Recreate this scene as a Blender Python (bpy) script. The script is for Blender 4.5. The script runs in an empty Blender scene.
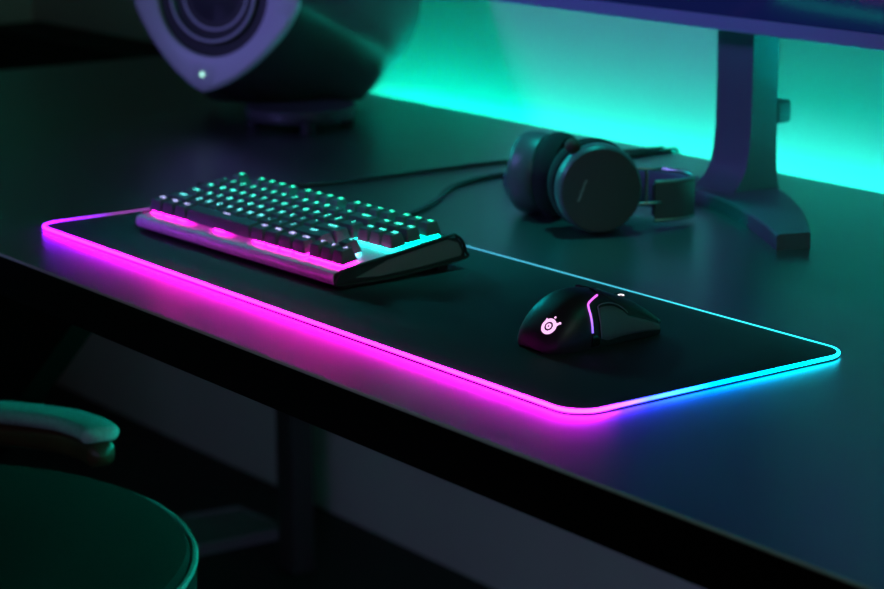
import bpy, bmesh, math, random
from mathutils import Vector, Matrix
from mathutils.bvhtree import BVHTree
random.seed(4)
S = bpy.context.scene
COL = S.collection
R = math.radians

# ---------------------------------------------------------------- helpers
def mat(name, base=(.02, .02, .02), rough=.5, metal=0.0, spec=.5, coat=0.0, noise=None, bump=None, emit=None, estr=0.0):
    m = bpy.data.materials.new(name); m.use_nodes = True
    nt = m.node_tree; b = nt.nodes['Principled BSDF']
    b.inputs['Base Color'].default_value = (*base, 1)
    b.inputs['Roughness'].default_value = rough
    b.inputs['Metallic'].default_value = metal
    b.inputs['Specular IOR Level'].default_value = spec
    b.inputs['Coat Weight'].default_value = coat; b.inputs['Coat Roughness'].default_value = .33; b.inputs['Coat IOR'].default_value = 2.15
    if emit:
        b.inputs['Emission Color'].default_value = (*emit, 1)
        b.inputs['Emission Strength'].default_value = estr
    tc = nt.nodes.new('ShaderNodeTexCoord')
    if noise:                                   # (scale, amount): gentle variation of the colour
        n = nt.nodes.new('ShaderNodeTexNoise'); n.inputs['Scale'].default_value = noise[0]; n.inputs['Detail'].default_value = 4
        r = nt.nodes.new('ShaderNodeValToRGB')
        k = noise[1]
        r.color_ramp.elements[0].position = .3; r.color_ramp.elements[1].position = .7
        r.color_ramp.elements[0].color = (*[c * (1 - k) for c in base], 1)
        r.color_ramp.elements[1].color = (*[min(1, c * (1 + k)) for c in base], 1)
        nt.links.new(tc.outputs['Object'], n.inputs['Vector']); nt.links.new(n.outputs['Fac'], r.inputs['Fac'])
        nt.links.new(r.outputs['Color'], b.inputs['Base Color'])
    if bump:                                    # (scale, strength)
        n = nt.nodes.new('ShaderNodeTexNoise'); n.inputs['Scale'].default_value = bump[0]; n.inputs['Detail'].default_value = 3
        u = nt.nodes.new('ShaderNodeBump'); u.inputs['Strength'].default_value = bump[1]; u.inputs['Distance'].default_value = .001
        nt.links.new(tc.outputs['Object'], n.inputs['Vector']); nt.links.new(n.outputs['Fac'], u.inputs['Height'])
        nt.links.new(u.outputs['Normal'], b.inputs['Normal'])
    return m

def obj(name, bm, m, parent=None, smooth=True, angle=35):
    me = bpy.data.meshes.new(name)
    bmesh.ops.recalc_face_normals(bm, faces=bm.faces)
    bm.to_mesh(me); bm.free()
    for mm in (m if isinstance(m, (list, tuple)) else [m]): me.materials.append(mm)
    if smooth:
        me.polygons.foreach_set('use_smooth', [True] * len(me.polygons))
        try: me.set_sharp_from_angle(angle=R(angle))
        except Exception: pass
    o = bpy.data.objects.new(name, me); COL.objects.link(o)
    if parent: o.parent = parent
    return o

def thing(name, label, cat, loc=(0, 0, 0), rz=0, group=None):
    o = bpy.data.objects.new(name, None); COL.objects.link(o)
    o.empty_display_size = .02
    o.location = loc; o.rotation_euler = (0, 0, rz)
    o['label'] = label; o['category'] = cat
    if group: o['group'] = group
    return o

def tag(o, label, cat, group=None):
    o['label'] = label; o['category'] = cat
    if group: o['group'] = group
    return o

def struct(name, bm, m, label=None, **k):
    o = obj(name, bm, m, **k); o['kind'] = 'structure'
    return o

def box(bm, lo, hi, bevel=0, seg=2, rot=None):
    r = bmesh.ops.create_cube(bm, size=1)
    vs = r['verts']
    for v in vs:
        v.co = Vector([lo[i] + (v.co[i] + .5) * (hi[i] - lo[i]) for i in range(3)])
    if bevel:
        es = list({e for v in vs for e in v.link_edges})
        g = bmesh.ops.bevel(bm, geom=es, offset=bevel, segments=seg, profile=.5, affect='EDGES')
        vs = list({v for f in g['faces'] for v in f.verts} | {v for v in vs if v.is_valid})
    if rot:
        for v in vs: v.co = rot @ v.co
    return vs

def loft(bm, rings, closed=True, cap0=True, cap1=True):
    L = [[bm.verts.new(Vector(p)) for p in r] for r in rings]
    n = len(L[0])
    for a, b in zip(L[:-1], L[1:]):
        for i in range(n if closed else n - 1):
            j = (i + 1) % n
            bm.faces.new((a[i], a[j], b[j], b[i]))
    if closed and cap0: bm.faces.new(L[0][::-1])
    if closed and cap1: bm.faces.new(L[-1])
    return L

def catmull(pts, n=10, closed=False):
    P = [Vector(p) for p in pts]; out = []
    m = len(P)
    rng = range(m if closed else m - 1)
    for i in rng:
        p1, p2 = P[i], P[(i + 1) % m]
        p0 = P[(i - 1) % m] if (closed or i > 0) else p1 * 2 - p2
        p3 = P[(i + 2) % m] if (closed or i < m - 2) else p2 * 2 - p1
        for k in range(n):
            t = k / n
            out.append(.5 * ((2 * p1) + (p2 - p0) * t + (2 * p0 - 5 * p1 + 4 * p2 - p3) * t * t + (3 * p1 - p0 - 3 * p2 + p3) * t ** 3))
    if not closed: out.append(P[-1])
    return out

def sweep(bm, path, sec, closed=False, up=Vector((0, 0, 1)), caps=True):
    """sweep section [(a,b)] : a along side vector, b along up"""
    n = len(path); rings = []
    for i, p in enumerate(path):
        if closed: t = path[(i + 1) % n] - path[i - 1]
        else: t = path[min(i + 1, n - 1)] - path[max(i - 1, 0)]
        t.normalize(); u = up
        s = t.cross(u)
        if s.length < 1e-4: u = Vector((1, 0, 0)); s = t.cross(u)
        s.normalize(); w = s.cross(t).normalized()
        sc = sec(i / max(1, n - 1)) if callable(sec) else sec
        rings.append([p + s * a + w * b for a, b in sc])
    if closed: rings.append(rings[0]); 
    if closed:
        L = [[bm.verts.new(q) for q in r] for r in rings[:-1]]
        m = len(L[0])
        for i in range(n):
            a, b = L[i], L[(i + 1) % n]
            for k in range(m):
                j = (k + 1) % m; bm.faces.new((a[k], a[j], b[j], b[k]))
        return L
    return loft(bm, rings, True, caps, caps)

def circ(r, n=12, ry=None):
    ry = ry or r
    return [(r * math.cos(2 * math.pi * k / n), ry * math.sin(2 * math.pi * k / n)) for k in range(n)]

def rrect(w, h, r, n=4):
    o = []
    for cx, cy, a0 in ((w / 2 - r, h / 2 - r, 0), (-w / 2 + r, h / 2 - r, 90), (-w / 2 + r, -h / 2 + r, 180), (w / 2 - r, -h / 2 + r, 270)):
        for k in range(n + 1):
            a = R(a0 + 90 * k / n); o.append((cx + r * math.cos(a), cy + r * math.sin(a)))
    return o

def rrect_path(x0, y0, x1, y1, r, n=10, step=.01):
    """rounded rectangle, counter-clockwise, starting at the front-left corner's end; dense on straights"""
    o = []
    cs = [((x1 - r, y0 + r), -90), ((x1 - r, y1 - r), 0), ((x0 + r, y1 - r), 90), ((x0 + r, y0 + r), 180)]
    prev = (x0 + r, y0)
    for (cx, cy), a0 in cs:
        st = (cx + r * math.cos(R(a0)), cy + r * math.sin(R(a0)))
        d = math.dist(prev, st); m = max(1, int(d / step))
        for k in range(m): o.append((prev[0] + (st[0] - prev[0]) * k / m, prev[1] + (st[1] - prev[1]) * k / m))
        for k in range(n):
            a = R(a0 + 90 * k / n); o.append((cx + r * math.cos(a), cy + r * math.sin(a)))
        prev = (cx + r * math.cos(R(a0 + 90)), cy + r * math.sin(R(a0 + 90)))
    return o

def tube(name, pts, r, m, parent=None, n=10, res=10):
    bm = bmesh.new(); sweep(bm, catmull(pts, n), circ(r, res)); return obj(name, bm, m, parent)

def emis_ramp(name, stops, axis, lo, hi, strength, obj_space=None, uv=False):
    """light-emitting diodes whose colour runs along an axis (or along the UV's u)"""
    m = bpy.data.materials.new(name); m.use_nodes = True; nt = m.node_tree
    for n in list(nt.nodes):
        if n.type == 'BSDF_PRINCIPLED': nt.nodes.remove(n)
    out = nt.nodes['Material Output']; e = nt.nodes.new('ShaderNodeEmission')
    r = nt.nodes.new('ShaderNodeValToRGB'); tc = nt.nodes.new('ShaderNodeTexCoord')
    sep = nt.nodes.new('ShaderNodeSeparateXYZ')
    if uv: nt.links.new(tc.outputs['UV'], sep.inputs[0])
    else:
        tc.object = obj_space; nt.links.new(tc.outputs['Object'], sep.inputs[0])
    mr = nt.nodes.new('ShaderNodeMapRange'); mr.inputs['From Min'].default_value = lo; mr.inputs['From Max'].default_value = hi
    nt.links.new(sep.outputs[axis], mr.inputs['Value']); nt.links.new(mr.outputs[0], r.inputs['Fac'])
    el = r.color_ramp.elements
    for i, (p, c) in enumerate(stops):
        if i < 2: x = el[i]; x.position = p
        else: x = el.new(p)
        x.color = (*[v / strength for v in c], 1)
    nt.links.new(r.outputs['Color'], e.inputs['Color']); e.inputs['Strength'].default_value = strength
    nt.links.new(e.outputs[0], out.inputs[0])
    return m

# ---------------------------------------------------------------- materials
M = {}
M['wall'] = mat('wall_paint', (.62, .62, .62), .75, noise=(3, .03), bump=(180, .08))
M['floor'] = mat('dark_floor', (.012, .012, .013), .6, noise=(6, .2))
M['desk'] = mat('black_laminate', (.006, .006, .007), .40, spec=.9, coat=1.0, noise=(30, .12))
M['desk_edge'] = mat('edge_highlight', (.75, .68, .70), .5)  # pale colour stands in for the highlight on the desk's bevel
M['fascia'] = mat('black_fascia', (.004, .004, .004), .7, spec=.2)
M['leg'] = mat('charcoal_leg', (.05, .05, .05), .6)
M['cloth'] = mat('mat_cloth', (.009, .009, .010), .58, spec=.6, bump=(2500, .25))
M['rubber'] = mat('black_rubber', (.01, .01, .01), .7)
M['case'] = mat('keyboard_case', (.02, .021, .022), .5, noise=(60, .1))
M['plate'] = mat('brushed_plate', (.80, .74, .80), .48, metal=.5, noise=(120, .06))
M['cap'] = mat('keycap_plastic', (.11, .112, .115), .42, bump=(1500, .05))
M['mouse'] = mat('soft_black_shell', (.016, .017, .018), .42, bump=(3000, .04))
M['grip'] = mat('silicone_grip', (.10, .105, .115), .55, bump=(2200, .1))
M['gloss'] = mat('black_gloss', (.008, .008, .008), .15)
M['trim'] = mat('grey_trim', (.18, .19, .19), .45)
M['hp'] = mat('headphone_shell', (.09, .095, .105), .38)
M['hp_plate'] = mat('headphone_plate', (.06, .063, .068), .42)
M['cushion'] = mat('ear_fabric', (.01, .01, .011), .9, bump=(1800, .3))
M['steel'] = mat('grey_alloy', (.35, .35, .36), .35, metal=.8)
M['stand'] = mat('monitor_stand_metal', (.13, .15, .20), .5, spec=.3, metal=.2)
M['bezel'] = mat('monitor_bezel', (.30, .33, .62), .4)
M['screen'] = mat('monitor_screen', (.006, .007, .02), .12, emit=(.003, .006, .05), estr=1.0)
M['spk'] = mat('speaker_shell', (.05, .05, .053), .36)
M['spk_back'] = mat('speaker_back_shell', (.05, .05, .052), .45)
M['spk_plate'] = mat('speaker_faceplate', (.62, .60, .66), .42)
M['cone'] = mat('speaker_cone', (.05, .05, .06), .3)
M['teal_fabric'] = mat('chair_fabric', (.42, .46, .45), .85, spec=.2, noise=(400, .25), bump=(900, .6))
M['dark_fabric'] = mat('dark_chair_fabric', (.014, .016, .016), .85, spec=.1, noise=(300, .2), bump=(900, .5))
M['wood'] = mat('walnut', (.10, .035, .015), .4, noise=(18, .3))
M['cable'] = mat('cable_rubber', (.03, .03, .03), .45)
M['boxm'] = mat('dark_grey_plastic', (.22, .22, .23), .5)

# ---------------------------------------------------------------- the room
FZ = -.79
bm = bmesh.new(); box(bm, (-2.1, -3.2, FZ - .05), (3.4, 1.05, FZ)); struct('floor', bm, M['floor'])
bm = bmesh.new(); box(bm, (-2.05, 1.0, FZ), (3.4, 1.08, 1.75)); struct('wall_back', bm, M['wall'])
bm = bmesh.new(); box(bm, (-2.13, -3.2, FZ), (-2.03, 1.0, 1.75)); struct('wall_left', bm, M['wall'])

# ---------------------------------------------------------------- desk
X0, X1, Y0, Y1, TH = -1.2, 1.95, -.0855, .862, .043
desk = thing('desk', 'long black laminate desk with a highlight painted pale along its front edge', 'desk', (0, 0, 0))
bm = bmesh.new(); box(bm, (X0, Y0, -TH), (X1, Y1, 0), .0006, 1); obj('desktop', bm, M['desk'], desk)
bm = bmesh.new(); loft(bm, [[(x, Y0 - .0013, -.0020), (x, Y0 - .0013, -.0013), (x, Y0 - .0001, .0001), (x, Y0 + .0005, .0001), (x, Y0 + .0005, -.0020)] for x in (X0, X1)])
o = obj('edge_highlight', bm, M['desk_edge'], desk); o['label'] = 'front edge highlight painted as a thin pale strip'
bm = bmesh.new(); box(bm, (X0, Y0 - .001, -TH), (X1, Y0 + .002, -.0017)); obj('front_fascia', bm, M['fascia'], desk)
def leg(x, y):
    bm = bmesh.new(); box(bm, (x - .025, y - .02, FZ), (x + .025, y + .02, -TH), .003); obj('leg', bm, M['leg'], desk)
leg(-.748, .80); leg(1.85, .80); leg(1.85, 0)
bm = bmesh.new()   # broad splayed leg at the left front
pr = [(-.155, -TH), (-.21, -.155), (-.345, -.267), (-.58, -.46), (-.70, FZ), (-1.05, FZ), (-.95, -TH)]
loft(bm, [[(x, y, z) for x, z in pr] for y in (.16, .20)]); obj('leg', bm, M['fascia'], desk, angle=20)

# LED light strip in the gap between desk and wall
strip = thing('led_strip', 'cyan green light strip glowing along the wall behind the desk', 'light strip', (0, 0, 0))
bm = bmesh.new(); box(bm, (X0 - .8, .8635, -.150), (X1, .999, -.135)); box(bm, (-.86, .8635, -.136), (-.835, .999, -.06)); box(bm, (X0 - .8, .8635, -.15), (X0, .999, -.02)); obj('strip_shield', bm, M['fascia'], strip)  # unseen shield added to stop strip light leaking under the desk
me = emis_ramp('led_cyan_green', [(0, (0, 46., 31.)), (.25, (0, 46., 33.)), (1, (0, 50., 37.))], 0, -.8, 1.0, 50)
bm = bmesh.new(); box(bm, (-.82, .958, -.100), (X1, .973, -.097), .0008); box(bm, (-.82, .961, -.135), (X1, .970, -.1005)); obj('diodes', bm, me, strip)

# ---------------------------------------------------------------- desk mat
W, D, H, CR = .9, .3, .004, .027
dm = thing('desk_mat', 'long black cloth desk mat with a glowing pink to cyan rim', 'desk mat', (0, 0, .0002))
bm = bmesh.new()
ins = [(x, y) for x, y in rrect_path(.0035, .0035, W - .0035, D - .0035, CR - .0035, 12, .05)]
ins2 = [(x, y) for x, y in rrect_path(.0028, .0028, W - .0028, D - .0028, CR - .0028, 12, .05)]
loft(bm, [[(x, y, .0006) for x, y in ins2], [(x, y, .0032) for x, y in ins2], [(x, y, .0036) for x, y in ins]])
obj('cloth_surface', bm, M['cloth'], dm, angle=60)
bm = bmesh.new()
loft(bm, [[(x, y, z) for x, y in rrect_path(.0008, .0008, W - .0008, D - .0008, CR - .0008, 12, .05)] for z in (0, .0007)])
obj('rubber_base', bm, M['rubber'], dm)
path = [Vector((x, y, .0027)) for x, y in rrect_path(.0018, .0018, W - .0018, D - .0018, CR - .0018, 14, .01)]
bm = bmesh.new(); n = len(path); sec = circ(.0015, 10)
L = sweep(bm, path, sec, closed=True)
uvl = bm.loops.layers.uv.new('perimeter')
d = [0]
for i in range(n): d.append(d[-1] + (path[(i + 1) % n] - path[i]).length)
idx = {v: d[i] for i, ring in enumerate(L) for v in ring}
for f in bm.faces:
    ds = [idx[l.vert] for l in f.loops]
    wrap = max(ds) - min(ds) > 1
    for l in f.loops:
        q = idx[l.vert]
        if wrap and q < .5: q = d[-1]
        l[uvl].uv = (q / d[-1], 0)
# perimeter: front edge 0..0.35, front right corner ~.36, right edge ..0.47, back edge .50...0.83, left edge ..1
stops = [(0, (11, .11, 46)), (.04, (24, .12, 40)), (.10, (33, .13, 25)), (.24, (31, .13, 23)), (.325, (28, .20, 27)), (.36, (25, .25, 27)), (.374, (15, .28, 24)),
         (.386, (1.6, .38, 18)), (.398, (.3, .7, 16)), (.425, (0, 2.4, 14)), (.47, (0, 6, 9)), (.50, (.05, 2.0, 2.3)), (.6, (.08, .72, .95)),
         (.75, (.1, .6, .95)), (.85, (.55, .15, .9)), (.955, (.75, .14, 1.0)), (.98, (3, .12, 12)), (1, (11, .11, 46))]
rim = obj('light_rim', bm, emis_ramp('rim_led', stops, 0, 0, 1, 46, uv=True), dm)
rim['label'] = 'glowing rim fading from pink through violet to cyan'

# ---------------------------------------------------------------- keyboard
U = .01905
kb = thing('keyboard', 'black mechanical keyboard with pink and cyan backlit keys on the mat', 'keyboard', (.1007, .0836, .004), .032)
# case: side profile (Y,z) swept across X ; z measured from the mat top
KT = .120
def zt(Y): return .0170 + KT * Y            # top of the plate
XL, XR = -.0045, .3525
prof = [(-.006, .0015), (-.0105, .004), (-.0125, .008), (-.0125, .0120), (-.0105, .0148), (-.004, .0160), (.0, zt(0)), (.06, zt(.06)), (.122, zt(.122)),
        (.133, .0305), (.139, .025), (.1425, .016), (.1435, .009), (.136, .0075), (.10, .004), (.05, .0012), (.0, .0002)]
bm = bmesh.new()
loft(bm, [[(x, a, b) for a, b in prof] for x in (XL, XL + .001, XR - .001, XR)])
obj('case', bm, M['case'], kb, angle=40)
bm = bmesh.new()   # top plate with a rounded, light coloured front lip
pp = [(-.0118, .0046), (-.0136, .0080), (-.0136, .0125), (-.0120, .0157), (-.0092, .0166), (-.004, .0172), (.0, zt(0) + .0008), (.06, zt(.06) + .0008), (.121, zt(.121) + .0008)]
pi = [(a, b - .0010) if k > 3 else (a + .001, b) for k, (a, b) in enumerate(pp)]
loft(bm, [[(x, a, b) for a, b in pp + pi[::-1]] for x in (XL + .0012, XR - .0012)])
o = obj('top_plate', bm, M['plate'], kb, angle=40); o['label'] = 'grey metal plate with rounded front lip'
# side skirt on the right: raised edge and inset panel
sk = [(-.006, .004), (-.010, .0085), (-.006, .0145), (.0, .0180), (.06, .0253), (.122, .0335), (.133, .0318), (.140, .0255), (.1435, .016), (.143, .0095), (.10, .0055), (.05, .0025)]
for sx in (XL, XR):
    s = 1 if sx > 0 else -1
    bm = bmesh.new()
    pth = [Vector((sx + s * .0008, a, b)) for a, b in sk]
    sweep(bm, catmull(pth, 6, closed=True), circ(.0016, 8), closed=True, up=Vector((1, 0, 0)))
    o = obj('side_rail', bm, M['case'], kb)
bm = bmesh.new()
ip = [(.012, .0085), (.05, .0205), (.122, .0300), (.134, .0255), (.139, .016), (.137, .0125), (.09, .0085), (.04, .0062)]
loft(bm, [[(x, a, b) for a, b in ip] for x in (XR, XR + .0008)]); obj('side_panel', bm, M['trim'], kb)
for fx in (.02, .32):
    bm = bmesh.new(); box(bm, (fx, .112, -.0002), (fx + .03, .124, .0075), .001); obj('rear_foot', bm, M['rubber'], kb)
    bm = bmesh.new(); box(bm, (fx, .002, -.0002), (fx + .03, .010, .0012), .0004); obj('front_foot', bm, M['rubber'], kb)

leg_m = emis_ramp('legend_led', [(0, (1.6, 1.1, 2.6)), (.17, (1.2, 1.4, 2.6)), (.24, (.40, 2.4, 2.5)), (.5, (.22, 3.2, 2.5)), (1, (.08, 3.8, 2.0))], 1, 0, .12, 3.8, obj_space=kb)
sw_m = emis_ramp('switch_led', [(0, (40, .14, 22)), (.14, (36, .15, 22)), (.20, (3, .9, 8)), (.30, (.3, 6.0, 6.6)), (.6, (0, 8.0, 6.4)), (1, (0, 9, 6.0))], 1, 0, .12, 40, obj_space=kb)
def cap_mesh(w, d=1.0, back=0.0):
    bm = bmesh.new()
    wb, db = w * U - .0011, d * U - .0011
    wt, dt = wb - .0052, db - .0050
    def ring(ww, dd, z, oy, r):
        return [(x, y + oy, z) for x, y in rrect(ww, dd, r, 3)]
    loft(bm, [ring(wb, db, -.0036, 0, .0012), ring(wb - .0006, db - .0006, -.0016, 0, .0013), ring(wt + .0006, dt + .0006, .0078, .0004, .0018), ring(wt - .0004, dt - .0004, .0086, .0004, .0020), ring(wt - .0040, dt - .0034, .0083, .0004, .0018)])
    return bm
def text_mesh(s, size):
    c = bpy.data.curves.new('legend', 'FONT'); c.body = s; c.size = size; c.align_x = 'CENTER'; c.align_y = 'CENTER'; c.extrude = .00006
    c.resolution_u = 3
    o = bpy.data.objects.new('t', c); COL.objects.link(o)
    dg = bpy.context.evaluated_depsgraph_get()
    me = bpy.data.meshes.new_from_object(o.evaluated_get(dg))
    bpy.data.objects.remove(o); bpy.data.curves.remove(c)
    return me
rows = [
 [('ESC', 1), (None, 1), ('F1', 1), ('F2', 1), ('F3', 1), ('F4', 1), (None, .5), ('F5', 1), ('F6', 1), ('F7', 1), ('F8', 1), (None, .5), ('F9', 1), ('F10', 1), ('F11', 1), ('F12', 1), (None, .25), ('PRT', 1), ('SCR', 1), ('PSE', 1)],
 [(c, 1) for c in '`1234567890-='] + [('BACK', 2), (None, .25), ('INS', 1), ('HM', 1), ('PU', 1)],
 [('TAB', 1.5)] + [(c, 1) for c in 'QWERTYUIOP[]'] + [('\\', 1.5), (None, .25), ('DEL', 1), ('END', 1), ('PD', 1)],
 [('CAPS', 1.75)] + [(c, 1) for c in "ASDFGHJKL;'"] + [('ENTER', 2.25)],
 [('SHIFT', 2.25)] + [(c, 1) for c in 'ZXCVBNM,./'] + [('SHIFT', 2.75), (None, 1.25), ('^', 1)],
 [('CTRL', 1.25), ('WIN', 1.25), ('ALT', 1.25), (' ', 6.25), ('ALT', 1.25), ('WIN', 1.25), ('FN', 1.25), ('CTRL', 1.25), (None, .25), ('<', 1), ('v', 1), ('>', 1)]]
caps, legs = {}, {}
bm = bmesh.new(); 
loft(bm, [[(x, y, z) for x, y in rrect(a, a, .001, 2)] for a, z in ((.0160, 0), (.0160, .0012), (.0125, .0030))])
swme = bpy.data.meshes.new('switch'); bmesh.ops.recalc_face_normals(bm, faces=bm.faces); bm.to_mesh(bm and swme); bm.free(); swme.materials.append(sw_m)
tilt = math.atan(KT)
for ri, row in enumerate(rows):
    yc = (5 - ri) * U + U / 2 + (.25 * U if ri == 0 else 0)
    if ri == 0: yc = 5.25 * U + U / 2
    x = 0.0
    extra = {0: .0012, 1: .0012, 2: .0004, 3: 0, 4: 0, 5: .0002}[ri]
    for s, w in row:
        if s is None: x += w * U; continue
        xc = x + w * U / 2; x += w * U
        if w not in caps:
            bmc = cap_mesh(w); o = obj('keycap', bmc, M['cap'], kb); caps[w] = o.data
        else:
            o = bpy.data.objects.new('keycap', caps[w]); COL.objects.link(o); o.parent = kb
        o.location = (xc, yc, zt(yc) + .0075 + extra); o.rotation_euler = (tilt + {0: -.05, 1: -.03, 2: 0, 3: .02, 4: .05, 5: .06}[ri], 0, 0)
        if s == ' ':
            bm = bmesh.new(); box(bm, (-.006, -.0004, -.00005), (.006, .0004, .00006))
            me_ = bpy.data.meshes.new('legend'); bm.to_mesh(me_); bm.free(); me_.materials.append(leg_m)
            lz, ly = .00870, .0058
        else:
            if s not in legs:
                me_ = text_mesh(s, .0080 if len(s) == 1 else (.0062 if len(s) == 2 else .0044)); me_.materials.clear(); me_.materials.append(leg_m); legs[s] = me_
            me_ = legs[s]; lz, ly = .00872, .0034
        lo = bpy.data.objects.new('legend', me_); COL.objects.link(lo); lo.parent = o
        lo.location = (0 if w < 2 else -.0 , ly, lz)
        so = bpy.data.objects.new('switch', swme); COL.objects.link(so); so.parent = o
        so.location = (0, 0, -.0058 - extra)

# ---------------------------------------------------------------- mouse
ms = thing('computer_mouse', 'black computer mouse with glowing round emblem and violet side light strip', 'mouse', (.732, .0, .0042))
stY = [(.078, .016, .009), (.081, .021, .0145), (.087, .0262, .0215), (.097, .0300, .0305), (.110, .0325, .0385), (.125, .0335, .0435), (.140, .0330, .0450), (.156, .0318, .0435),
       (.172, .0308, .0395), (.188, .0305, .0345), (.204, .0305, .0285), (.218, .030, .0215), (.228, .028, .0160)]
def TY(y): return .1350 + (y - .1325) * .80
def lerp_st(y):
    for a, b in zip(stY[:-1], stY[1:]):
        if y <= b[0]:
            i = stY.index(a); p0 = stY[max(i - 1, 0)]; p3 = stY[min(i + 2, len(stY) - 1)]
            t = (y - a[0]) / (b[0] - a[0])
            f = lambda k: .5 * ((2 * a[k]) + (b[k] - p0[k]) * t + (2 * p0[k] - 5 * a[k] + 4 * b[k] - p3[k]) * t * t + (3 * a[k] - p0[k] - 3 * b[k] + p3[k]) * t ** 3)
            return f(1), f(2)
    return stY[-1][1], stY[-1][2]
def mp(y, th, off=0.0):
    """point of the mouse shell; th 0 = right foot, 90 = top, 180 = left foot"""
    w, h = lerp_st(y); c, s = math.cos(R(th)), math.sin(R(th)); e = 2 / 2.7
    p = Vector((math.copysign(abs(c) ** e, c) * (w + off), TY(y), abs(s) ** e * (h + off)))
    p.x *= (.93 + .07 * min(1, p.z / max(.2 * h, 1e-4))) if True else 1
    return p
bm = bmesh.new(); rings = []
ys = [.078 + (.228 - .078) * k / 44 for k in range(45)]
for y in ys:
    rings.append([mp(y, th) for th in [180 * k / 40 for k in range(41)]])
loft(bm, rings); body = obj('shell', bm, M['mouse'], ms, angle=50)
def patch(name, ylist, thfun, off, m, parent, nth=14, th0=None):
    """thick patch on the shell: ylist stations, thfun(y)->(thlo,thhi)"""
    bm = bmesh.new(); outer, inner = [], []
    for y in ylist:
        a, b = thfun(y)
        outer.append([mp(y, a + (b - a) * k / nth, off * (math.sin(math.pi * min(max(k / nth, .0), 1)) ** .25 if 0 < k < nth else 0)) for k in range(nth + 1)])
        inner.append([mp(y, a + (b - a) * k / nth, -.0008) for k in range(nth + 1)])
    rings = [o + i[::-1] for o, i in zip(outer, inner)]
    rings = [inner[0] + inner[0][::-1]] + rings + [inner[-1] + inner[-1][::-1]]
    rings[0] = [p + Vector((0, -.0002, 0)) for p in rings[0]]; rings[-1] = [p + Vector((0, .0002, 0)) for p in rings[-1]]
    loft(bm, rings); return obj(name, bm, m, parent, angle=50)
def yl(a, b, n): return [a + (b - a) * k / n for k in range(n + 1)]
def pw(pts):
    def f(y):
        for (a, va), (b, vb) in zip(pts[:-1], pts[1:]):
            if y <= b: return va + (vb - va) * (y - a) / (b - a)
        return pts[-1][1]
    return f
top = pw([(.139, 33), (.143, 42), (.165, 44), (.176, 38), (.182, 30), (.226, 26)])
lowf = pw([(.139, 6), (.15, 3), (.226, 9)])
sp = patch('side_grip', yl(.139, .226, 26), lambda y: (lowf(y), top(y)), .0012, M['grip'], ms); sp['label'] = 'grey ridged side grip'
patch('side_grip', yl(.139, .226, 26), lambda y: (180 - top(y), 180 - lowf(y)), .0012, M['grip'], ms)
# pale line over the grip, dark wedge below the light strip
bm = bmesh.new(); sweep(bm, catmull([mp(y, t, .0012) for y, t in ((.1385, 8), (.1385, 22), (.1390, 36), (.142, 44), (.155, 47), (.168, 46.5), (.176, 41), (.181, 34))], 6), circ(.00055, 6)); obj('grip_trim', bm, M['trim'], ms)
patch('gloss_wedge', yl(.1265, .1375, 6), lambda y: (1, 12 if y < .131 else 12 - (y - .131) * 900), .0009, M['gloss'], ms)
# top buttons: slightly raised shell reaching beyond the nose
def button(side):
    if side > 0: f = lambda y: (pw([(.150, 74), (.165, 56), (.180, 42), (.226, 31)])(y), 86)
    else: f = lambda y: (94, 180 - pw([(.150, 74), (.165, 56), (.180, 42), (.226, 31)])(y))
    return patch('button', yl(.152, .2275, 24), f, .0016, M['mouse'], ms)
button(1); button(-1)
bm = bmesh.new(); loft(bm, [[mp(.2265, a, .001) for a in yl(31, 149, 16)] + [mp(.2265, a, -.0022) for a in yl(149, 31, 16)],
                            [mp(.2275, a, -.001) + Vector((0, .0075, -.0025)) for a in yl(45, 135, 16)] + [mp(.2275, a, -.003) + Vector((0, .0075, -.0025)) for a in yl(135, 45, 16)]])
obj('nose', bm, M['mouse'], ms)
# scroll wheel
bm = bmesh.new(); rg = []
for k in range(8):
    x = -.0032 + .0064 * k / 7; rr = .0098 - (.0010 if k in (0, 7) else .0)
    rg.append([(x, TY(.196) + rr * math.cos(a), .0245 + rr * math.sin(a)) for a in [2 * math.pi * q / 28 for q in range(28)]])
loft(bm, rg); whl = obj('scroll_wheel', bm, M['rubber'], ms)
whm = mat('wheel_glint_glow', (.5, .5, .5), .4, emit=(1, .85, .9), estr=1.6)
bm = bmesh.new(); sweep(bm, [Vector((.0036, TY(.196) + .0094 * math.cos(a), .0245 + .0094 * math.sin(a))) for a in [R(60 + 75 * q / 10) for q in range(11)]], circ(.0006, 6), up=Vector((1, 0, 0)))  # glint on the wheel, put in as a glowing arc
o = obj('wheel_glint', bm, whm, whl)
# side light strip
stm = emis_ramp('mouse_strip_led', [(0, (.30, .22, 1.6)), (.5, (.9, .30, 1.7)), (1, (1.6, .20, 1.6))], 2, .012, .045, 2, obj_space=ms)
bm = bmesh.new()
sweep(bm, catmull([mp(y, t, .0006) for y, t in ((.1270, 13), (.1275, 22), (.1280, 34), (.1288, 46), (.1312, 52), (.137, 56), (.143, 60), (.149, 64))], 6), circ(.00085, 8))
o = obj('light_strip', bm, stm, ms); o['label'] = 'violet glowing side strip'
patch('cpi_button', yl(.165, .1705, 5), lambda y: (87, 93), .0014, M['trim'], ms)
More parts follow.
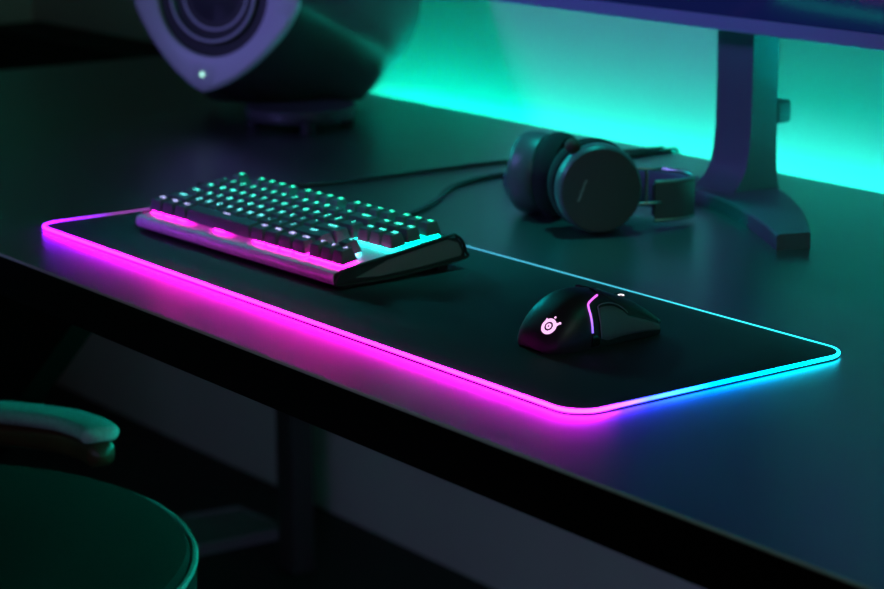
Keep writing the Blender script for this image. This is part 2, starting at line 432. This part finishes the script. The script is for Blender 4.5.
# round emblem on the palm rest
shape = body.data
bvh = BVHTree.FromPolygons([v.co.copy() for v in shape.vertices], [tuple(p.vertices) for p in shape.polygons])
c0 = mp(.0885, 67); hit = bvh.find_nearest(c0); nrm = hit[1]
if nrm.dot(Vector((0, -.3, .7))) < 0: nrm = -nrm
upv = (Vector((0, 1, 0)) - nrm * nrm.y).normalized(); sdv = upv.cross(nrm).normalized()
def emblem(bm, poly):
    vs = []
    for a, b in poly:
        h = bvh.ray_cast(c0 + nrm * .01 + sdv * a * .9 + upv * b * .9, -nrm)
        vs.append(h[0] + nrm * .00025)
    return [bm.verts.new(v) for v in vs]
bm = bmesh.new()
def annulus(r0, r1, cx=0, cy=0, n=40):
    a = emblem(bm, [(cx + r0 * math.cos(2 * math.pi * k / n), cy + r0 * math.sin(2 * math.pi * k / n)) for k in range(n)])
    b = emblem(bm, [(cx + r1 * math.cos(2 * math.pi * k / n), cy + r1 * math.sin(2 * math.pi * k / n)) for k in range(n)])
    for k in range(n): j = (k + 1) % n; bm.faces.new((a[k], a[j], b[j], b[k]))
def disc(r, cx=0, cy=0, n=20):
    bm.faces.new(emblem(bm, [(cx + r * math.cos(2 * math.pi * k / n), cy + r * math.sin(2 * math.pi * k / n)) for k in range(n)]))
annulus(.0046, .0080); annulus(.0010, .0028)
bm.faces.new(emblem(bm, [(-.0074, .0018), (-.0088, .0052), (-.0060, .0046)]))
bm.faces.new(emblem(bm, [(.0044, .0062), (.0060, .0086), (.0074, .0078), (.0066, .0040)]))
disc(.0011, -.0010, .0102); disc(.0012, .0070, .0087)
bm.normal_update()
for f in bm.faces:
    if f.normal.dot(nrm) < 0: f.normal_flip()
ex = bmesh.ops.extrude_face_region(bm, geom=bm.faces[:])
for g in ex['geom']:
    if isinstance(g, bmesh.types.BMVert): g.co += nrm * .0001
o = obj('emblem', bm, mat('emblem_light', (.5, .5, .5), .4, emit=(1.0, .52, .95), estr=1.25), ms); o['label'] = 'glowing pink ring emblem'
bm = bmesh.new(); loft(bm, [[(x * .95, y, z) for x, y in [(mp(yy, 0).x, TY(yy)) for yy in ys] + [(-mp(yy, 0).x, TY(yy)) for yy in ys[::-1]]] for z in (-.0004, .0012)]); obj('sole', bm, M['gloss'], ms)

# ---------------------------------------------------------------- headphones
hp = thing('headphones', 'dark over ear headphones lying on their side behind the mat', 'headphones', (0, 0, 0))
def frame(A, up=Vector((0, 0, 1))):
    A = A.normalized(); s = up.cross(A).normalized(); u = A.cross(s).normalized()
    return A, s, u                                  # outward, side, up
def cup(C, ang, lean=0, W=.043, Hh=.0455, dial=True):
    A, s, u = frame(Vector((math.cos(R(ang)), math.sin(R(ang)), lean)))
    def ring(w, h, a, n=48): return [C + A * a + s * (w * math.cos(2 * math.pi * k / n)) + u * (h * math.sin(2 * math.pi * k / n)) for k in range(n)]
    bm = bmesh.new()
    loft(bm, [ring(W * .80, Hh * .82, -.030), ring(W * .93, Hh * .95, -.026), ring(W, Hh * .99, -.018), ring(W, Hh, -.006), ring(W * .985, Hh * .985, -.002), ring(W * .955, Hh * .955, .0)])
    sh = obj('ear_cup', bm, M['hp'], hp)
    bm = bmesh.new()
    loft(bm, [ring(W * .95, Hh * .95, -.001), ring(W * .95, Hh * .95, .0012), ring(W * .92, Hh * .92, .0028), ring(W * .6, Hh * .6, .0040), ring(W * .2, Hh * .2, .0044)])
    pl = obj('cup_plate', bm, M['hp_plate'], sh)
    bm = bmesh.new()   # cushion: a fat ring
    prof = [(.96, -.030), (1.0, -.033), (1.03, -.040), (1.0, -.048), (.92, -.0525), (.80, -.052), (.70, -.047), (.66, -.038), (.68, -.030)]
    rg = [ring(W * a, Hh * a, b) for a, b in prof]
    loft(bm, rg + [rg[0]], cap0=False, cap1=False); bmesh.ops.remove_doubles(bm, verts=bm.verts, dist=1e-6)
    obj('ear_cushion', bm, M['cushion'], hp)
    bm = bmesh.new(); loft(bm, [ring(W * .7, Hh * .7, -.034), ring(W * .7, Hh * .7, -.031)]); obj('ear_mesh', bm, M['cushion'], hp)
    return A, s, u, sh
NC = Vector((.400, .452, .0480))
A1, s1, u1, cup1 = cup(NC, -26, 0, .0455, .0475)
# small controls on the near cup's rim
for q, (dz, ln) in enumerate(((.012, .006), (-.004, .004), (-.016, .003))):
    bm = bmesh.new(); c = NC - A1 * .012 - s1 * (.0425 * math.cos(math.asin(dz / .0455))) + u1 * dz
    box(bm, (-.003, -.0014, -ln), (.003, .0014, ln), .0008)
    Mx = Matrix((s1, A1, u1)).transposed(); bm.transform(Matrix.Translation(c) @ Matrix(((A1.x, -s1.x, u1.x), (A1.y, -s1.y, u1.y), (A1.z, -s1.z, u1.z))).to_4x4())
    obj('control', bm, M['gloss'], cup1)
# wordmark on the near plate
me_ = text_mesh('steelseries', .0058); me_.materials.clear(); me_.materials.append(mat('pale_print', (.5, .52, .55), .5))
t = bpy.data.objects.new('wordmark', me_); COL.objects.link(t); t.parent = cup1
X = (u1 * .93 + s1 * .36).normalized(); Z = A1; Y = Z.cross(X)
t.matrix_world = Matrix.Translation(NC + A1 * .0046 - s1 * .021 + u1 * .001) @ Matrix((X, Y, Z)).transposed().to_4x4() 
# microphone knob at the top
bm = bmesh.new(); bmesh.ops.create_uvsphere(bm, u_segments=20, v_segments=12, radius=.0085)
bm.transform(Matrix.Translation(NC - A1 * .013 - s1 * .027 + u1 * .045)); o = obj('microphone_tip', bm, mat('dark_foam', (.06, .03, .02), .8, bump=(900, .5)), cup1); o['label'] = 'round dark brown microphone tip'
FC = Vector((.256, .468, .0455))
A2s = 203
A2, s2, u2, cup2 = cup(FC, A2s, 0, .043, .0455)
# headband: hangers, alloy band and inner strap
B = Vector((.40, .916, 0)).normalized()
def hanger(C, A, s, u, sgn):
    bm = bmesh.new()
    a = C - A * .012 + B * .044
    pts = [a + u * .016, a + B * .012 + u * .019, a + B * .020 + u * .019]
    for q in (1, -1):
        sweep(bm, catmull([C - A * .012 + B * .040 + u * .020 * q, C - A * .010 + B * .050 + u * .0185 * q, C - A * .010 + B * .064 + u * .0185 * q, C - A * .014 + B * .070 + u * .0185 * q], 5), circ(.0016, 8))
    sweep(bm, [C - A * .010 + B * .053 + u * .019 * q for q in (1, .3, -.3, -1)], circ(.0016, 8), up=Vector((1, 0, 0)))
    obj('hanger', bm, M['steel'], hp)
hanger(NC, A1, s1, u1, 1)
p0 = NC - A1 * .016 + B * .064; p1 = FC + Vector((.02, .0, 0)) + B * .052
mid = (p0 + p1) / 2
E1 = (p0 - p1) / 2
bp = []
for k in range(25):
    a = math.pi * k / 24
    q = mid + E1 * math.cos(a) * (1.0) + B * (math.sin(a) ** .8 * .072)
    q.z = .0300; bp.append(q)
bm = bmesh.new(); sweep(bm, bp, rrect(.0028, .044, .0012, 3)); obj('headband', bm, M['hp'], hp)
bm = bmesh.new()
for z in (.0095, .0505): sweep(bm, [q + Vector((0, 0, z - .03)) for q in bp], circ(.0022, 8))
o = obj('band_rim', bm, M['steel'], hp)
bp2 = [mid + (q - mid) * .93 for q in bp]
bm = bmesh.new(); sweep(bm, bp2, rrect(.002, .034, .0009, 3)); o = obj('head_strap', bm, mat('violet_grey_strap', (.12, .10, .2), .8), hp)

# ---------------------------------------------------------------- monitor
mo = thing('monitor', 'large flat monitor with violet lit bezel on a curved stand', 'monitor', (.335, .66, 0))
MW, MB, MH = .37, .1985, .44
bm = bmesh.new(); box(bm, (-MW, -.022, MB), (MW, .012, MB + MH), .003); obj('housing', bm, M['bezel'], mo)
bm = bmesh.new(); box(bm, (-MW + .008, -.0232, MB + .0165), (MW - .008, -.0205, MB + MH - .008), .0005); obj('screen', bm, M['screen'], mo)
bm = bmesh.new(); box(bm, (-.2, .010, MB + .06), (.2, .045, MB + .30), .012, 3); obj('rear_housing', bm, M['spk'], mo)
# stand neck : swept profile, front face flares forward at the foot
bm = bmesh.new()
nk = [(.036, .40), (.036, .20), (.036, .10), (.034, .065), (.027, .035), (.012, .018), (.0, .013)]
bk = [(.076, .40), (.076, .20), (.076, .10), (.076, .06), (.077, .035), (.078, .018), (.079, .013)]
hw = [.0285, .0285, .0285, .0288, .0295, .031, .033]
rg = []
fr = catmull([(0, a, b) for a, b in nk], 5); bb = catmull([(0, a, b) for a, b in bk], 5); ww = catmull([(0, 0, b) for b in hw], 5)
for f, b, w in zip(fr, bb, ww):
    w = w.z; xo = .008; rg.append([(xo - w, f.y, f.z), (xo + w, f.y, f.z), (xo + w, b.y, b.z), (xo - w, b.y, b.z)])
loft(bm, rg); es = [e for e in bm.edges if False]
nck = obj('stand_neck', bm, M['stand'], mo, angle=50)
bm = bmesh.new(); box(bm, (.010, .074, .086), (.038, .0975, .112), .004, 3); obj('cable_clip', bm, M['stand'], nck)
# crescent base
bm = bmesh.new(); rg = []
for k in range(33):
    t = -1 + 2 * k / 32; x = .010 + t * .229
    yc = .035 - .135 * abs(t) ** 1.35
    hwid = .048 - .029 * abs(t) ** 1.1
    zt_ = .015 + .002 * abs(t)
    th = math.atan2(-.135 * 1.35 * abs(t) ** .35 * (1 if t > 0 else -1), .241)
    th *= .5; n_ = Vector((-math.sin(th), math.cos(th), 0))
    c = Vector((x, yc, 0))
    def P(d, z): q = c + n_ * d; return (q.x, q.y, z)
    rg.append([P(-hwid, .0), P(-hwid, zt_ - .002), P(-hwid + .002, zt_), P(hwid - .002, zt_), P(hwid, zt_ - .002), P(hwid, .0)])
loft(bm, rg); obj('stand_base', bm, M['stand'], mo, angle=30)

# ---------------------------------------------------------------- loudspeaker
sk_ = thing('loudspeaker', 'black desktop loudspeaker with violet lit faceplate at the back left', 'speaker', (0, 0, 0))
F = Vector((.47, -.86, .10)).normalized(); Rr = Vector((0, 0, 1)).cross(F).normalized(); Uu = F.cross(Rr).normalized()
ro = R(-5); Rr, Uu = Rr * math.cos(ro) + Uu * math.sin(ro), Uu * math.cos(ro) - Rr * math.sin(ro)
SC = Vector((-.471, .509, .183))
def outl(a, b, d, c=(0, 0), n=72, ex=1.42, base=None):
    o = []
    for k in range(n):
        t = 2 * math.pi * k / n; x = math.copysign(abs(math.cos(t)) ** (2 / ex), math.cos(t)) * a; y = math.copysign(abs(math.sin(t)) ** (2 / ex), math.sin(t)) * b
        q = (base or SC) - F * d + Rr * (x + c[0]) + Uu * (y + c[1]); o.append(q)
    return o
bm = bmesh.new()
rg = [outl(.126, .128, .004), outl(.129, .130, .02, ex=1.5), outl(.150, .150, .10, (.01, -.03), ex=1.5), outl(.168, .160, .17, (.015, -.05), ex=1.55), outl(.168, .160, .185, (.018, -.05), ex=1.6),
      outl(.150, .150, .30, (.02, 0), ex=1.9), outl(.09, .09, .36, (.02, 0), ex=2)]
for r_ in rg:
    for q in r_: q.z = max(q.z, .022)
loft(bm, rg); obj('shell', bm, M['spk'], sk_, angle=28)
# faceplate with a round opening
bm = bmesh.new()
def rnd(r, d, n=72): return [SC - F * d + Rr * (r * math.cos(2 * math.pi * k / n)) + Uu * (r * math.sin(2 * math.pi * k / n)) for k in range(n)]
a_ = outl(.132, .134, .006); b_ = outl(.132, .134, -.002); c_ = outl(.127, .129, -.006); d_ = rnd(.090, -.006); e_ = rnd(.0865, -.004); f_ = rnd(.086, .006)
loft(bm, [a_, b_, c_, d_, e_, f_, a_], cap0=False, cap1=False); bmesh.ops.remove_doubles(bm, verts=bm.verts, dist=1e-6)
fp = obj('faceplate', bm, M['spk_plate'], sk_, angle=40); fp['label'] = 'pale rounded diamond faceplate with a round opening'
bm = bmesh.new(); loft(bm, [rnd(.0862, .001), rnd(.078, .012), rnd(.066, .016)], cap0=False, cap1=True); obj('baffle', bm, M['spk'], sk_)
bm = bmesh.new(); pr = [(.0665, .016), (.0675, .002), (.064, -.003), (.0605, .0), (.0585, .007), (.052, .010), (.0505, .006), (.048, .004), (.0455, .007), (.030, .0), (.014, -.004), (.004, -.005)]
loft(bm, [rnd(r, d, 64) for r, d in pr], cap0=False, cap1=True); obj('driver', bm, M['cone'], sk_, angle=50)
for r1, dd in ((.0655, -.003), (.0495, .0045)):
    bm = bmesh.new(); sweep(bm, rnd(r1, dd, 64), circ(.0019, 8), closed=True, up=F); obj('driver_ring', bm, M['spk_plate'], sk_)
bm = bmesh.new(); bmesh.ops.create_uvsphere(bm, u_segments=12, v_segments=8, radius=.0030)
bm.transform(Matrix.Translation(SC + F * .0065 - Uu * .111 - Rr * .001)); o = obj('power_light', bm, mat('power_led', emit=(.45, 1, .8), estr=1.6), sk_); o['label'] = 'small pale green power light'
# stand ring and feet
cb = Vector((-.400, .600, 0))
bm = bmesh.new(); rg = []
for z, k in ((.012, 1.0), (.015, 1.05), (.022, 1.08), (.03, 1.08)):
    rg.append([cb + Vector((math.cos(2 * math.pi * q / 40) * .070 * k, math.sin(2 * math.pi * q / 40) * .070 * k, z)) for q in range(40)])
loft(bm, rg); obj('stand_ring', bm, M['spk'], sk_)
for fx, fy in ((-.433, .545), (-.330, .565), (-.370, .655), (-.465, .640)):
    bm = bmesh.new(); c = Vector((fx, fy, 0))
    loft(bm, [[c + Vector((math.cos(2 * math.pi * q / 20) * r, math.sin(2 * math.pi * q / 20) * r, z)) for q in range(20)] for r, z in ((.008, 0), (.0095, .002), (.0095, .020))])
    obj('foot', bm, M['rubber'], sk_)

# ---------------------------------------------------------------- cables
tag(tube('keyboard_cable', [(.236, .236, .016), (.230, .262, .008), (.212, .31, .003), (.195, .36, .003), (.155, .42, .003), (.105, .475, .003), (.078, .53, .003), (.068, .60, .003), (.066, .70, .003), (.064, .80, .003), (.064, .858, .003), (.064, .868, .001), (.064, .878, -.02), (.064, .88, -.05)], .0030, M['cable']),
    'black cable curving from the back of the keyboard to the wall', 'cable')
tag(tube('audio_cable', [(-.10, .26, .0024), (-.06, .31, .0024), (-.015, .376, .0024), (-.008, .50, .0024), (-.002, .634, .0024), (.02, .74, .0024), (.035, .82, .0024), (.04, .858, .0024), (.04, .868, .000), (.04, .876, -.02), (.04, .878, -.05)], .0022, M['cable']),
    'thin dark cable running straight across the desk behind the headphones', 'cable')

# ---------------------------------------------------------------- chair
ch = thing('armchair', 'round tub chair with pale fabric top rail at the lower left', 'chair', (.11, -.255, -.748))
def arc(r, z, a0, a1, n=40, cx=0, cy=0): return [Vector((cx + r * math.cos(R(a0 + (a1 - a0) * k / n)), cy + r * math.sin(R(a0 + (a1 - a0) * k / n)), z)) for k in range(n + 1)]
bm = bmesh.new(); rg = []
for r, z in ((.28, .375), (.31, .385), (.328, .41), (.328, .445), (.318, .461), (.28, .467), (.12, .470), (.01, .471)):
    rg.append([(r * math.cos(2 * math.pi * q / 64), r * math.sin(2 * math.pi * q / 64), z) for q in range(64)])
loft(bm, rg); obj('seat', bm, M['dark_fabric'], ch)
bm = bmesh.new(); sweep(bm, [Vector((.327 * math.cos(2 * math.pi * q / 64), .327 * math.sin(2 * math.pi * q / 64), .452)) for q in range(64)], circ(.0035, 6), closed=True); obj('piping', bm, M['teal_fabric'], ch)
RZ = .748 - .2155
rp = [(x - .11, y + .255, RZ + dz) for x, y, dz in ((.088, .026, -.003), (.068, .028, 0), (.035, .026, 0), (0, .016, 0), (-.06, -.022, 0), (-.14, -.10, 0), (-.19, -.25, 0), (-.15, -.42, 0), (0, -.52, 0), (.18, -.55, 0))]
def taper(w, h, rr):
    def f(t):
        k = max(.25, min(1, min(t, 1 - t) * 20) ** .5)
        return [(a * k, b * k) for a, b in rrect(w, h, rr, 4)]
    return f
bm = bmesh.new(); sweep(bm, catmull(rp, 8), taper(.044, .017, .008)); o = obj('top_rail', bm, M['teal_fabric'], ch); o['label'] = 'pale fabric padded top rail'
bm = bmesh.new(); sweep(bm, catmull([(x, y, z - .0225) for x, y, z in rp], 8), taper(.032, .028, .010)); obj('wooden_frame', bm, M['wood'], ch)
for i in (5, 6, 7, 8):
    x, y, z = rp[i]; bm = bmesh.new(); sweep(bm, [Vector((x * .97, y * .97, .43)), Vector((x, y, z - .034))], circ(.010, 12), up=Vector((1, 0, 0))); obj('spindle', bm, M['fascia'], ch)
for a in (45, 135, 225, 315):
    bm = bmesh.new(); c = Vector((math.cos(R(a)), math.sin(R(a)), 0)); sweep(bm, [c * .22 + Vector((0, 0, .39)), c * .28 + Vector((0, 0, -.042))], lambda t: circ(.018 - .007 * t, 12), up=Vector((1, 0, 0))); obj('leg', bm, M['fascia'], ch)

# flat tray on the floor under the desk
bx = thing('floor_tray', 'flat dark grey tray lying on the floor under the desk', 'tray', (-.956, .789, FZ))
bm = bmesh.new(); A = [(-1.036 + .956, .748 - .789), (-.892 + .956, .688 - .789), (-.878 + .956, .862 - .789), (-1.019 + .956, .857 - .789)]
loft(bm, [[(x * k, y * k, z) for x, y in A] for z, k in ((0, .95), (.014, 1.0), (.020, 1.0), (.020, .96), (.016, .94))]); obj('tray_body', bm, M['boxm'], bx)
bm = bmesh.new(); sweep(bm, [Vector((x, y, .019)) for x, y in A], circ(.004, 8), closed=True); obj('tray_rim', bm, M['boxm'], bx)

# ---------------------------------------------------------------- lights
def area(name, loc, target, size, power, color, sy=None):
    l = bpy.data.lights.new(name, 'AREA'); l.energy = power; l.color = color; l.size = size
    if sy: l.shape = 'RECTANGLE'; l.size_y = sy
    o = bpy.data.objects.new(name, l); COL.objects.link(o); o.location = loc
    o.rotation_euler = (Vector(target) - Vector(loc)).to_track_quat('-Z', 'Y').to_euler(); return o
def spot(name, loc, target, ang, blend, power, color, rad=.15):
    l = bpy.data.lights.new(name, 'SPOT'); l.energy = power; l.color = color; l.spot_size = R(ang); l.spot_blend = blend; l.shadow_soft_size = rad
    o = bpy.data.objects.new(name, l); COL.objects.link(o); o.location = loc
    o.rotation_euler = (Vector(target) - Vector(loc)).to_track_quat('-Z', 'Y').to_euler(); return o
spot('violet_spot_lamp', (-.25, -1.1, 1.0), (.0, .6, .28), 41, .35, 46, (.27, .24, 1.0), .15)
spot('teal_mouse_fill', (-1.25, .55, .75), (.745, .15, .03), 9, .5, 90, (.0, .8, .9), .28)  # added tight beam that gives the mouse its cyan highlight
spot('teal_headphone_fill', (-1.2, .25, .50), (.30, .46, .06), 11, .7, 38, (.0, .85, .8), .1)  # added beam, only to brighten the headphones from the left
spot('teal_chair_fill', (-.5, -1.2, 1.2), (-.02, -.04, -.18), 10, .7, 10, (.0, .9, .8), .1)  # small spot added to turn the chair's top rail teal
spot('warm_fill_lamp', (2.6, -.2, 1.1), (.5, .3, 0), 40, .8, 8, (.75, 1, .85), .3)
spot('teal_top_fill', (.25, .60, 1.45), (.30, .40, 0), 27, .8, 62, (.0, .9, .8), .08)  # added from above to tint keycap and headphone tops
area('green_side_lamp', (2.0, .6, 1.5), (.9, .2, 0), .6, 2.0, (.0, .9, .5))
spot('blue_underdesk_fill', (1.8, -1.2, -.45), (-.35, 1.0, -.5), 34, .7, 22, (.5, .5, 1.0), .2)  # unseen fill added to lift the wall below the desk
w = bpy.data.worlds.new('World'); S.world = w; w.use_nodes = True
w.node_tree.nodes['Background'].inputs[0].default_value = (.012, .011, .012, 1); w.node_tree.nodes['Background'].inputs[1].default_value = 1

# ---------------------------------------------------------------- camera
yaw, pitch, roll, f, cx, cy, cz = -0.93309871, 0.23367692, -0.00442416, 2194.12774, 2.10608667, -1.01808025, .471597526
fw = Vector((math.sin(yaw) * math.cos(pitch), math.cos(yaw) * math.cos(pitch), -math.sin(pitch)))
r = Vector((math.cos(yaw), -math.sin(yaw), 0)); u = r.cross(fw)
r2 = r * math.cos(roll) + u * math.sin(roll); u2 = -r * math.sin(roll) + u * math.cos(roll)
cd = bpy.data.cameras.new('camera'); cam = bpy.data.objects.new('camera', cd); COL.objects.link(cam)
cam.matrix_world = Matrix.Translation((cx, cy, cz)) @ Matrix((r2, u2, -fw)).transposed().to_4x4()
cd.sensor_width = 36; cd.lens = f / 884 * 36; cd.clip_start = .05
cd.dof.use_dof = True; cd.dof.focus_distance = 1.86; cd.dof.aperture_fstop = 6.5
S.camera = cam
vs = S.view_settings
vs.view_transform = 'Standard'; vs.look = 'None'; vs.exposure = 0; vs.gamma = 1; vs.use_curve_mapping = False
S.cycles.use_denoising = True; S.cycles.max_bounces = 8
S.cycles.sample_clamp_indirect = 6
